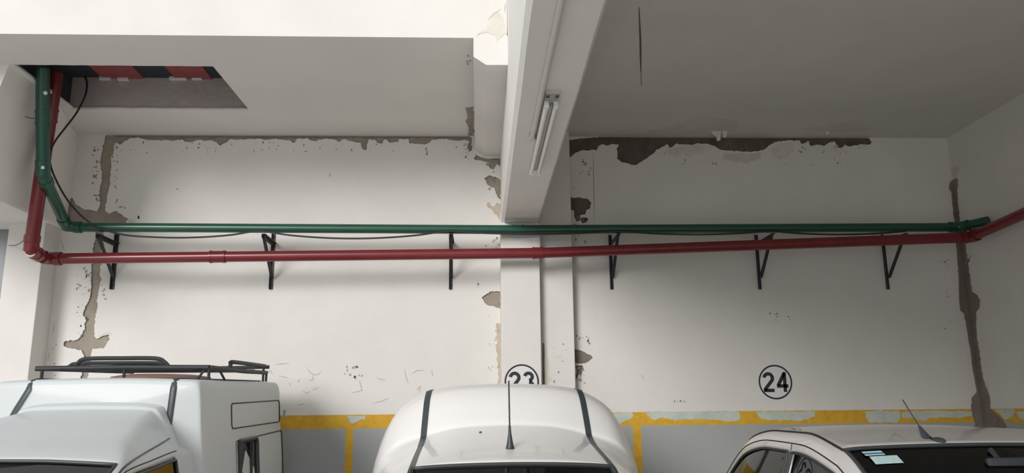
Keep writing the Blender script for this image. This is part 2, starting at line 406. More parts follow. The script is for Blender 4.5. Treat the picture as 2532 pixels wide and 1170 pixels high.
cracks('paint_cracks', M['crack'], wall_back, [
    [(757,906),(765,920),(775,927),(790,925),(793,918)],[(775,927),(773,940),(764,942)],[(748,966),(758,973),(768,968)],[(735,946),(742,938)],
    [(772,965),(788,958)],[(715,945),(719,955)],[(735,1003),(752,998)],[(920,1000),(950,990),(962,985)],[(1030,965),(1040,956),(1035,972)],
    [(1018,925),(1032,915),(1052,917)],[(1068,916),(1070,930)],[(888,938),(895,968)],[(655,921),(670,918),(674,926)],[(1000,912),(1010,950)],
    [(680,903),(715,898)],[(1000,1002),(1030,992)],[(870,972),(896,965)],[(690,930),(712,935)],[(930,935),(955,942)],
    [(1585,925),(1592,940)],[(148,590),(156,610),(160,622)],[(136,800),(130,830)],[(122,870),(119,892)]], 0.0045)
cracks('wall_seam_crack', M['chip'], wall_back, [[(1467,372),(1468,460),(1469,552)]], 0.0035)

# peeled strips of the yellow line (an older pale paint shows)
for i, px in enumerate([
    [(858,1029),(902,1028),(903,1036),(868,1047)],
    [(1520,1020),(1562,1019),(1566,1028),(1552,1040),(1530,1050),(1515,1044)],
    [(1598,1019),(1740,1017),(1828,1017),(1831,1035),(1822,1041),(1805,1043),(1770,1040),(1735,1036),(1700,1037),(1670,1040),(1640,1034),(1615,1038),(1600,1028)],
    [(1870,1018),(2014,1017),(2015,1032),(1998,1035),(1975,1041),(1940,1039),(1905,1040),(1880,1036),(1875,1027)],
    [(2137,1017),(2226,1016),(2227,1034),(2222,1044),(2185,1046),(2150,1044),(2140,1032)],
    [(2230,1018),(2380,1015),(2402,1018),(2404,1028),(2385,1032),(2340,1034),(2300,1034),(2290,1040),(2275,1042),(2262,1034),(2231,1034)]]):
    back_plate('peeled_paint_patch', px, M['flake'], wall_back, thick=0.002, amp=0.013, step=0.02, seed=i * 2.3)

# ------------------------------------------------------------------ right wall with the corner joint
bm = bmesh.new(); box(bm, WXR, WXR + 0.2, -11, WY + .02, -0.02, ZC + 0.16)
wall_right = struct(obj('wall_right', bm, M['right']), 'shaded white side wall with a grey dado')
rows = [(446,2352,2364),(452,2348,2368),(466,2346,2367),(476,2352,2366),(500,2354,2367),(530,2357,2370),(560,2362,2373),(605,2364,2385),(640,2367,2390),(690,2370,2397),
        (725,2371,2402),(737,2371,2416),(750,2372,2422),(768,2374,2420),(775,2383,2412),(810,2390,2412),(840,2394,2414),(870,2400,2420),
        (910,2404,2424),(940,2410,2430),(970,2415,2442),(985,2402,2446),(1010,2401,2447),(1020,2403,2458),(1040,2408,2480),(1066,2414,2492)]
bm = bmesh.new(); prev = None; dense = []
for a, b in zip(rows, rows[1:]):
    k = max(1, int((b[0] - a[0]) / 5))
    for j in range(k): dense.append(tuple(a[i] + (b[i] - a[i]) * j / k for i in range(3)))
dense.append(rows[-1])
for y, xl, xr in dense:
    w = noise.noise(Vector((y * .12, 3, 0))) * 2.2; xl += w; xr += noise.noise(Vector((y * .15, 8, 0))) * 2.5
    pl = atY(xl, y, WY); z = pl.z; row = []
    if pl.x < WXR - 0.01: row = [Vector((pl.x, WY, z)), Vector((pl.x + .004, WY - .007, z)), Vector((WXR - .007, WY - .007, z))]
    else: q = atX(xl, y, WXR); row = [Vector((WXR, q.y, z)), Vector((WXR - .007, q.y - .004, z)), Vector((WXR - .007, q.y - .008, z))]
    q = atX(xr, y, WXR - .007)
    yr = min(q.y, WY - 0.02) if atY(xr, y, WY).x > WXR else WY - 0.02
    row += [Vector((WXR - .007, yr, z)), Vector((WXR, yr - .004, z))]
    cur = [bm.verts.new(p) for p in row]
    if prev:
        for i in range(len(cur) - 1): bm.faces.new((prev[i], prev[i + 1], cur[i + 1], cur[i]))
    prev = cur
o = obj('bare_mortar_patch', bm, M['mortar_mid'], wall_right); o['label'] = 'brown mortar joint down the corner of the shaded bay'
def right_plate(name, px, m, seed=0, thick=0.002):
    poly = [(lambda v: (v.y, v.z))(atX(a, b, WXR)) for a, b in px]
    me = flat_mesh(jag(poly, 0.008, 0.03, seed), [], thick, lambda a, b, d: Vector((WXR - thick + d, a, b)))
    return link(name, me, m, wall_right)
right_plate('peeled_paint_patch', [(2460,1013),(2508,1012),(2510,1022),(2500,1034),(2485,1038),(2476,1028)], M['flake'], 1)
right_plate('peeled_paint_patch', [(2512,1020),(2532,1018),(2560,1018),(2560,1038),(2520,1036)], M['flake'], 2)
right_plate('paint_stain', [(2358,440),(2352,425),(2356,412),(2364,410),(2374,418),(2368,424),(2364,440)], M['stain'], 3)
right_plate('bare_mortar_chip', [(2401,630),(2396,648),(2391,653),(2390,648),(2395,643)], M['mortar_dark'], 4, 0.003)
right_plate('bare_mortar_chip', [(2430,938),(2442,948),(2446,968),(2440,972),(2432,960)], M['stain'], 5, 0.003)

# ------------------------------------------------------------------ floor, ceilings, beams, piers
floor = struct(boxo('floor', M['floor'], None, -12, WXR + .2, -11, 8, -0.2, 0), 'grey concrete garage floor')
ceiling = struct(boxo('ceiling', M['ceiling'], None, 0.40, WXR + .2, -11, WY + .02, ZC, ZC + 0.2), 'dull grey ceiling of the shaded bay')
# stained, peeling ceiling paint above the dark mortar
ceil_plate('paint_stain', [(1604,321),(1650,318),(1680,306),(1720,292),(1760,288),(1826,300),(1830,312),(1815,326),(1780,330),(1700,331),(1604,333)], M['stain'], ceiling, thick=0.003, amp=0.02, seed=2)
ceil_plate('paint_stain', [(1985,318),(2050,309),(2120,300),(2130,312),(2160,318),(2120,326),(2040,326)], M['stain'], ceiling, thick=0.002, amp=0.02, seed=4)
for i, px in enumerate([[(1757,322),(1770,316),(1782,318),(1783,332),(1781,348),(1773,349),(1770,338),(1762,334)],
           [(1783,318),(1803,315),(1803,326),(1797,329),(1796,339),(1789,341),(1787,330)],
           [(2040,318),(2051,324),(2046,334),(2041,330)]]):
    back_plate('hanging_paint_flake', px, M['wall_plain'], ceiling, y=7.32, thick=0.004, amp=0.008, step=.012, seed=i)
bm = bmesh.new()
c0 = [atZ(1580,18,ZC), atZ(1583,90,ZC), atZ(1584,140,ZC), atZ(1585,182,ZC)]
sweep(bm, spline(c0, 6), [.002 + .0045 * math.sin(math.pi * i / 18) for i in range(19)], [.003] * 19, seg=4)
sweep(bm, [atZ(1585,182,ZC), atZ(1586,212,ZC)], .002, .002, seg=4)
obj('ceiling_crack', bm, M['crack_dark'], ceiling)

# left soffit with its hatch opening
hole = [(-3.56, 5.90), (-2.055, 5.905), (-2.034, 6.84), (-3.56, 6.84)]
hj = []
for i in range(4):
    a = Vector(hole[i]); b = Vector(hole[(i + 1) % 4]); k = 24 if i % 2 == 0 else 12
    for j in range(k):
        p = a + (b - a) * j / k; am = 0.014 if i == 2 else (0.003 if i == 1 else 0.005)
        p.y += am * noise.noise(Vector((p.x * 11, p.y * 4, 3))); hj.append(p)
me = flat_mesh([(-4.7, 5.384), (-0.03, 5.384), (-0.03, WY + .02), (-4.7, WY + .02)], [hj], 0.03, lambda a, b, d: Vector((a, b, ZC + d)))
soffit = struct(link('ceiling_soffit', me, M['soffit']), 'lowered white soffit with a hatch opening over the left bay')
bm = bmesh.new()
box(bm, -3.75, -1.9, 6.845, 6.9, ZC + .03, 4.62)
obj('recess_wall', bm, M['recess'], soffit)
boxo('recess_wall', M['recess'], soffit, -2.02, -1.9, 5.7, 6.85, ZC + .03, 4.62)
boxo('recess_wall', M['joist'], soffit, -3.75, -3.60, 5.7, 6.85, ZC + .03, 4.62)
boxo('recess_wall', M['recess'], soffit, -3.75, -1.9, 5.7, 5.85, ZC + .03, 4.62)
ztop = 4.535
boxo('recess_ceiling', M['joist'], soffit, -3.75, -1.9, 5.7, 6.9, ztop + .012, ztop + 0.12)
for x0, x1 in ((226, 330), (408, 500)):
    xa = atZ(x0 + 12, 180, ztop).x; xb = atZ(x1 + 12, 180, ztop).x
    boxo('clay_block', M['clay'], soffit, xa, xb, 5.85, 6.845, ztop, ztop + .05, bev=0.006)
for x0, x1, dy in ((245, 274, 0), (290, 318, 3), (418, 462, 0), (474, 500, -1)):
    a = atY(x0, 197 + dy * .5, 6.82); b = atY(x1, 189 + dy, 6.82)
    bm = bmesh.new(); box(bm, a.x, b.x, 6.81, 6.845, a.z, b.z, bev=0.006); obj('plaster_flake', bm, M['wall_plain'], soffit)
boxo('cable_clip', M['joist'], soffit, *(lambda a, b: (a.x, b.x, 6.80, 6.845, b.z, a.z))(atY(514, 176, 6.83), atY(536, 192, 6.83)), bev=0.006)
boxo('soffit_upstand', M['wall_plain'], soffit, -4.7, 0.195, 5.38, 5.55, ZC + .001, 6.2)
bm = bmesh.new()
ln = [(165 + 40 * i, 155 + i * .3 + noise.noise(Vector((i, 0, 0))) * .6) for i in range(10)]
sweep(bm, [atZ(x, y, ZC) for x, y in ln], .010, .003, seg=4); obj('plaster_ridge', bm, M['wall_plain'], soffit)
o = ceil_plate('bare_mortar_patch', [(1150,266),(1171,264),(1171,333),(1166,336),(1158,334),(1160,318),(1153,300),(1156,285)], M['mortar'], soffit, thick=.003, amp=.012, seed=5)
bm = bmesh.new()
for px in [(1158,138),(1162,150),(1157,158),(1155,152)]:
    c = atZ(*px, ZC); bmesh.ops.create_cone(bm, cap_ends=True, segments=5, radius1=.018, radius2=.015, depth=.004, matrix=Matrix.Translation(c) @ Matrix.Scale(.5, 4, (1, 0, 0)))
o = obj('paint_chips', bm, M['chip'], soffit); o['kind'] = 'stuff'
for px, s in (([(1183,85),(1203,70),(1207,52),(1232,30),(1240,40),(1247,58),(1249,84),(1228,101),(1224,88),(1205,80)], 3), ):
    o = back_plate('peeled_paint_patch', px, M['cream'], soffit, y=5.38, thick=.003, amp=.008, seed=s)
    o['label'] = 'cream patch of peeled paint beside the beam'
cracks('paint_cracks', M['crack'], soffit, [[(1176,92),(1190,80),(1206,70)],[(1205,50),(1222,34),(1238,22)],[(1249,8),(1248,30)],[(1206,78),(1218,68),(1236,80)],[(1222,44),(1228,62),(1244,70)]], .004, y=5.38)

# haunch beam beside the main beam, chamfered lower edge
prof = [(-0.045, ZC + .02), (-0.045, 4.098), (0.047, 4.035), (0.20, 4.037), (0.20, ZC + .02)]
bm = bmesh.new()
f = [bm.verts.new((x, 5.379, z)) for x, z in prof]; b = [bm.verts.new((x, WY, z)) for x, z in prof]
bm.faces.new(f); bm.faces.new(list(reversed(b)))
for i in range(5): bm.faces.new((f[i], f[(i + 1) % 5], b[(i + 1) % 5], b[i]))
haunch = struct(obj('trim_1', bm, M['wall_plain']), 'white chamfered haunch along the left of the main beam')

# main beam: uneven chamfer on its lower edges
PIER_Y = 7.24
bm = bmesh.new(); rings = []
n = 90
for i in range(n + 1):
    y = -11 + (WY - .005 + 11) * i / n
    w1 = noise.noise(Vector((y * 1.3, 0, 0))) * .006; w2 = noise.noise(Vector((y * 1.1, 5, 0))) * .006
    pr = [(0.20 + w1 * .3, 6.0 if y < 5.36 else ZC + .1), (0.20 + w1 * .3, ZB + .035), (0.225 + w1, ZB), (0.528 + w2, ZB), (0.548 + w2 * .5, ZB + .03), (0.548, ZC + .1), (.45, ZC + .1), (.45, 6.0 if y < 5.36 else ZC + .1)]
    rings.append([bm.verts.new((x, y, z)) for x, z in pr])
for a, b in zip(rings, rings[1:]):
    for k in range(8): bm.faces.new((a[k], a[(k + 1) % 8], b[(k + 1) % 8], b[k]))
bm.faces.new(rings[0]); bm.faces.new(list(reversed(rings[-1])))
beam = struct(obj('ceiling_beam', bm, M['beam']), 'white downstand beam with a tube lamp, running towards the back wall')

# pillar and pilaster
bm = bmesh.new(); box(bm, 0.19, 0.545, PIER_Y, WY + .02, -0.02, ZB + .005, bev=0.008)
pillar = struct(obj('pillar', bm, M['wall_plain'], smooth=False), 'white pillar below the main beam')
a = atY(1240, 575, PIER_Y); b = atY(1333, 618, PIER_Y)
boxo('plaster_cap', M['wall_plain'], pillar, 0.195, 0.553, PIER_Y - .012, WY, b.z, ZB - .004, bev=0.012)
bm = bmesh.new(); box(bm, 0.553, 0.858, 7.36, WY + .02, -0.02, ZC + .02, bev=0.008)
pilaster = struct(obj('pilaster', bm, M['wall_plain']), 'shallow white pilaster right of the pillar')
back_plate('paint_stain', [(1345,850),(1352,856),(1351,880),(1358,905),(1354,925),(1364,938),(1358,948),(1346,948)], M['cream'], pilaster, y=7.36, thick=.002, seed=2)
back_plate('bare_mortar_chip', [(1341,848),(1346,850),(1347,950),(1342,950)], M['mortar_mid'], pilaster, y=7.36, thick=.0025, amp=.002, seed=4)
specks('paint_chips', M['chip'], pilaster, [(1352,1400,850,945,12,1,3.2)], 5, y=7.36)

# left downstand beam: battered face, and the pier below
bm = bmesh.new(); rings = []
for y, xt in ((5.40, -3.98), (5.885, -3.98), (5.90, -3.585), (6.4, -3.60), (6.84, -3.66), (7.1, -3.74), (7.3, -3.80), (WY, -3.84)):
    pr = [(-4.75, ZC + .02), (xt, ZC + .02), (xt + (-3.85 - xt) * .35, ZC - .35), (-3.85, ZB + .02), (-3.87, ZB), (-4.75, ZB)]
    rings.append([bm.verts.new((x, y, z)) for x, z in pr])
for a, b in zip(rings, rings[1:]):
    for i in range(6): bm.faces.new((a[i], a[(i + 1) % 6], b[(i + 1) % 6], b[i]))
bm.faces.new(rings[0]); bm.faces.new(list(reversed(rings[-1])))
struct(obj('trim_2', bm, M['beam'], None, True), 'white downstand beam at the far left')
bm = bmesh.new(); box(bm, -4.22, -3.90, PIER_Y, WY + .02, -.02, ZB + .003, bev=.008)
struct(obj('pillar', bm, M['wall_plain']), 'white pier below the left downstand beam')
struct(boxo('wall_left', M['bluegrey'], None, -12, -3.92, WY + .1, WY + .3, -.02, ZC + .16), 'blue-grey wall beyond the left pier')
struct(boxo('wall_outer', M['wall_plain'], None, -12.2, -12, -11, 8, -.02, 3.0), 'far side wall of the garage')

# ------------------------------------------------------------------ pipes
def elbow_pts(p, d_in, d_out, L):
    p = Vector(p); a = p - d_in * L; b = p + d_out * L; out = []
    for k in range(9):
        t = k / 8; out.append((1 - t) ** 2 * a + 2 * t * (1 - t) * p + t * t * b)
    return out
def elbow(parent, p, a, b, r, m, L=0.10):
    p, a, b = Vector(p), Vector(a), Vector(b); di = (p - a).normalized(); do = (b - p).normalized()
    pts = elbow_pts(p, di, do, L); bm = bmesh.new(); sweep(bm, pts, r * 1.10, seg=20)
    sweep(bm, [pts[0] - di * .035, pts[0] + di * .02], r * 1.2, seg=20); sweep(bm, [pts[-1] - do * .02, pts[-1] + do * .035], r * 1.2, seg=20)
    return obj('elbow', bm, m, parent, True)
def coupling(parent, p, d, r, m, L=.05):
    p = Vector(p); d = Vector(d).normalized(); bm = bmesh.new()
    sweep(bm, [p - d * L, p + d * L], r * 1.12, seg=20); sweep(bm, [p - d * (L + .008), p - d * (L - .012)], r * 1.19, seg=20); sweep(bm, [p + d * (L - .012), p + d * (L + .008)], r * 1.19, seg=20)
    return obj('coupling', bm, m, parent, True)

GY, RY = 7.13, 7.04
g0 = atZ(103, 190, 4.49); g0 = Vector((-3.49, 6.18, 4.50))
g0 = atY(106, 168, 6.2); g1 = atY(106, 432, 6.50); g2 = atY(166, 562, GY); g3 = atY(2372, 562, GY); g4 = atX(2443, 546, 4.55)
t = thing('drain_pipe', 'dark green drain pipe running along the back wall above the red pipe', 'pipe', (0, GY, 3.24))
rg = 0.041
for a, b, r in ((g0, g1, .052), (g1, g2, .046), (g2, Vector((0.3, GY, atY(1280, 568, GY).z)), rg), (Vector((0.3, GY, atY(1280, 568, GY).z)), g3, rg), (g3, g4, rg)):
    tube('pipe_run', M['green'], t, [a, b], r, seg=20)
elbow(t, g1, g0, g2, .048, M['green'], .08); elbow(t, g2, g1, g3, .044, M['green'], .09); elbow(t, g3, g2, g4, .042, M['green'], .06)
coupling(t, atY(1280, 568, GY), (1, 0, 0), rg * .93, M['green'], .05)
coupling(t, g0 + (g1 - g0) * .46, g1 - g0, .049, M['green'], .05)
for q in (.23, .84):
    p = g0 + (g1 - g0) * (q if q < .5 else .93); dd = (p - Vector((0, 0, EYE))).normalized()
    bm = bmesh.new(); bmesh.ops.create_uvsphere(bm, u_segments=10, v_segments=6, radius=.017, matrix=Matrix.Translation(p - dd * .047 + Vector((.02 if q < .5 else 0, 0, 0))))
    obj('white_putty_spot', bm, M['wall_plain'], t, True)

r0 = atY(139, 180, 6.5); r1 = atY(75, 622, 6.72); r2 = atY(118, 640, RY); r3 = atY(1330, 626, RY); r4 = atX(2404, 586, 4.49); r4 = atY(2400, 587, RY); r5 = atX(2640, 480, 4.50); r5 = r4 + (r5 - r4) * 2.6
t = thing('drain_pipe', 'dark red drain pipe sloping along the wall in front of the brackets', 'pipe', (0, RY, 3.0))
rr = 0.047
for a, b in ((r0, r1), (r1, r2), (r2, r3), (r3, r4), (r4, r5)): tube('pipe_run', M['red'], t, [a, b], rr if a is not r0 else .055, seg=22)
elbow(t, r1, r0, r2, .053, M['red'], .10); elbow(t, r2, r1, r3, .049, M['red'], .08); elbow(t, r4, r3, r5, .048, M['red'], .06)
coupling(t, r2 + (r3 - r2) * ((532 - 118) / (1330 - 118)), r3 - r2, rr, M['red'], .06)
coupling(t, r0 + (r1 - r0) * .24, r1 - r0, .053, M['red'], .05)
coupling(t, r3, r4 - r3, rr * .98, M['red'], .04)

# ------------------------------------------------------------------ brackets
BR = [(291, 278, .0, 'leftmost black steel wall bracket, over the grey mortar joint'), (677, 671, 0, 'second black wall bracket from the left, under the green pipe'),
      (1113, 1117, 0, 'black wall bracket left of the pillar under the main beam'), (1507, 1514, 0, 'first black wall bracket right of the pilaster, in the shaded bay'),
      (1870, 1878, 0, 'middle black wall bracket of the shaded bay, above the circled 24'), (2183, 2194, 0, 'rightmost black wall bracket near the corner joint')]
for xt, xb, _, lab in BR:
    x = atY((xt + xb) / 2, 650, WY).x; zb = atY(xb, 716, WY).z; zt = 3.27; za = GY and 3.178
    if xt > 1200: zt = 3.255
    t = thing('pipe_bracket', lab, 'bracket', (x, WY, zb), 'steel brackets under the wall pipes')
    bm = bmesh.new(); box(bm, x - .016, x + .016, WY - .006, WY - .001, zb, zt); box(bm, x - .016, x - .011, WY - .034, WY - .004, zb, zt)
    obj('wall_leg', bm, M['black'], t)
    bm = bmesh.new(); box(bm, x + .0, x + .032, GY - .05, WY - .006, za - .003, za + .003); box(bm, x - .003, x + .003, GY - .05, WY - .006, za - .034, za)
    obj('support_arm', bm, M['black'], t)
    bm = bmesh.new(); sweep(bm, [(x + .008, GY - .02, za - .01), (x + .008, WY - .03, zb + .11)], .014, .006, seg=4); obj('diagonal_brace', bm, M['black'], t)
    for z in (zb + .04, zt - .03):
        bm = bmesh.new(); lathe(bm, [(.009, .002), (.009, -.004), (.004, -.008)], (x + .004, WY - .008, z), 'y', 8)
        obj('bolt', bm, M['black'], t)

# ------------------------------------------------------------------ cables
def cable(name, pts, r, lab, cat='cable'):
    o = tube(name, M['cable'], None, pts, r, seg=8); o['label'] = lab; o['category'] = cat; return o
ys = GY - .045
pts = [atY(210,190,6.74), atY(215,205,6.72), atY(211,235,6.7), atY(190,278,6.66), atY(160,318,6.62), atY(136,350,6.58), atY(124,380,6.58), atY(126,412,6.64),
       atY(140,448,6.75), atY(165,492,6.9), atY(195,528,7.0), atY(222,551,7.05), atY(240,563,7.07)]
for a, b, sag in ((240, 640, 588), (640, 1108, 590), (1108, 1530, 579), (1530, 1906, 580), (1906, 2240, 580)):
    seq = [(a + (b - a) * k / 6, 572 + (sag - 572) * 4 * (k / 6) * (1 - k / 6)) for k in range(1 if a == 240 else 0, 7 if a > 1900 else 6)]
    pts += [atY(x, y, 7.075) for x, y in seq]
cable('hanging_cable', spline(pts, 5), .0085, 'long black cable swagged under the green pipe from the ceiling opening')
cable('loose_wire', spline([atY(62, 288, 6.3), atY(74, 292, 6.28), (atY(92, 293, 6.3))], 5), .003, 'short dark wire sticking out beside the green riser pipe', 'wire')
cable('loose_wire', spline([atY(22, 607, 7.2), atY(38, 607, 6.9), atY(52, 600, 6.72), atY(58, 595, 6.7)], 5), .0032, 'thin wire trailing left from the red pipe elbow', 'wire')

# ------------------------------------------------------------------ lamp and conduit under the beam
ca = atZ(1366, 222, ZB); cb = atZ(1321, 414, ZB)
lampx = lambda y: ca.x + (cb.x - ca.x) * (y - ca.y) / (cb.y - ca.y)
t = thing('fluorescent_lamp', 'unlit twin tube fluorescent lamp under the main beam', 'lamp', (ca.x, ca.y, ZB))
def lbar(name, m, dx0, dx1, y0, y1, z0, z1):
    bm = bmesh.new(); f = []
    for y in (y0, y1):
        f.append([bm.verts.new((lampx(y) + dx, y, z)) for dx, z in ((dx0, z0), (dx1, z0), (dx1, z1), (dx0, z1))])
    bm.faces.new(f[0]); bm.faces.new(list(reversed(f[1])))
    for k in range(4): bm.faces.new((f[0][k], f[0][(k + 1) % 4], f[1][(k + 1) % 4], f[1][k]))
    return obj(name, bm, m, t)
y0, y1 = ca.y, cb.y
lbar('lamp_housing', M['lamp_metal'], -.036, .040, y0, y1, ZB - .022, ZB)
lbar('reflector_ridge', M['lamp_shade_grey'], -.010, .010, y0 + .13, y1 - .1, ZB - .045, ZB - .022)  # darkened to paint in the shade of the gap between the tubes
lbar('end_plate', M['lamp_shade_grey'], -.035, .039, y0 + .0, y0 + .10, ZB - .026, ZB - .022)
lbar('end_plate', M['lamp_shade_grey'], -.012, .012, y1 - .10, y1 - .01, ZB - .028, ZB - .022)
for s in (-.023, .028):
    lbar('lamp_socket', M['tube'], s - .012, s + .012, y0 + .10, y0 + .135, ZB - .06, ZB - .022)
    lbar('lamp_socket', M['tube'], s - .012, s + .012, y1 - .035, y1, ZB - .06, ZB - .022)
    tube('lamp_tube', M['tube'], t, [(lampx(y0 + .13) + s, y0 + .13, ZB - .044), (lampx(y1 - .03) + s, y1 - .03, ZB - .044)], .014, seg=12)
    lbar('screw_hole', M['crack_dark'], s - .010, s + .010, y0 + .015, y0 + .05, ZB - .0275, ZB - .022)
t = thing('conduit', 'white surface conduit on the beam beside the tube lamp', 'conduit', (0.34, 4.8, ZB))
k0 = atZ(1316, 333, ZB); k1 = atZ(1387, 0, ZB); k2 = k1 + (k1 - k0) * 1.2; up = Vector((0, 0, -.017))
tube('conduit_pipe', M['lamp_metal'], t, [k0 + up, k2 + up], .016, seg=12)
for q in (.53, .12, .80): coupling(t, k0 + (k1 - k0) * q + up, k1 - k0, .0155, M['lamp_metal'], .04)
bm = bmesh.new(); box(bm, k0.x - .022, k0.x + .022, k0.y - .01, k0.y + .05, ZB - .035, ZB, bev=.008); obj('end_cap', bm, M['lamp_metal'], t)

# ------------------------------------------------------------------ circled bay numbers
def number_sign(txt, cpx, y, r, lab):
    c = atY(*cpx, y); c = Vector((c.x, y, c.z))
    t = thing('number_sign', lab, 'sign', c)
    bm = bmesh.new(); lathe(bm, [(r - .002, -.003), (r - .002, -.0005)], c, 'y', 48); obj('sign_disc', bm, M['signwhite'], t)
    bm = bmesh.new(); pts = [c + Vector((math.cos(6.2832 * k / 64) * (r - .007), -.0035, math.sin(6.2832 * k / 64) * (r - .007))) for k in range(64)]
    sweep(bm, pts, .0072, .0016, seg=8, closed=True, up=Vector((0, 1, 0))); o = obj('sign_ring', bm, M['ink'], t)
    hh = r * 1.16
    for ch, dx in zip(txt, (-.40, .42)):
        bm = bmesh.new()
        for path in STROKES[ch]:
            w = .085; L = []; R = []
            for i, (px, pz) in enumerate(path):
                a = path[max(i - 1, 0)]; b = path[min(i + 1, len(path) - 1)]
                d = Vector((b[0] - a[0], b[1] - a[1])).normalized(); nn = Vector((-d.y, d.x)) * w
                for lst, sg in ((L, 1), (R, -1)):
                    q = Vector((px, pz)) + nn * sg
                    lst.append([bm.verts.new((c.x + dx * r + (q.x - .29) * hh, y - .0045 + dd, c.z + (q.y - .5) * hh)) for dd in (0, .0015)])
            for i in range(len(path) - 1):
                bm.faces.new((L[i][0], L[i + 1][0], R[i + 1][0], R[i][0]))
                bm.faces.new((L[i][0], L[i + 1][0], L[i + 1][1], L[i][1])); bm.faces.new((R[i][0], R[i + 1][0], R[i + 1][1], R[i][1]))
        obj('digit', bm, M['ink'], t)
def arc(cx, cy, rx, ry, a0, a1, n=14):
    return [(cx + rx * math.cos(math.radians(a0 + (a1 - a0) * k / n)), cy + ry * math.sin(math.radians(a0 + (a1 - a0) * k / n))) for k in range(n + 1)]
STROKES = {'2': [arc(.28, .70, .215, .215, 172, -38) + [(.13, .19), (.07, .085)], [(.01, .085), (.56, .085)]],
           '3': [arc(.27, .735, .19, .18, 168, -82), arc(.27, .285, .215, .20, 82, -168)],
           '4': [[(.41, 0), (.41, 1.0)], [(.40, .93), (.06, .33)], [(-.01, .30), (.58, .30)]]}
number_sign('24', (1917, 945), WY, .157, 'circled number 24 on the back wall of the shaded bay')
number_sign('23', (1290, 944), PIER_Y, .152, 'circled number 23 on the pillar behind the white van')

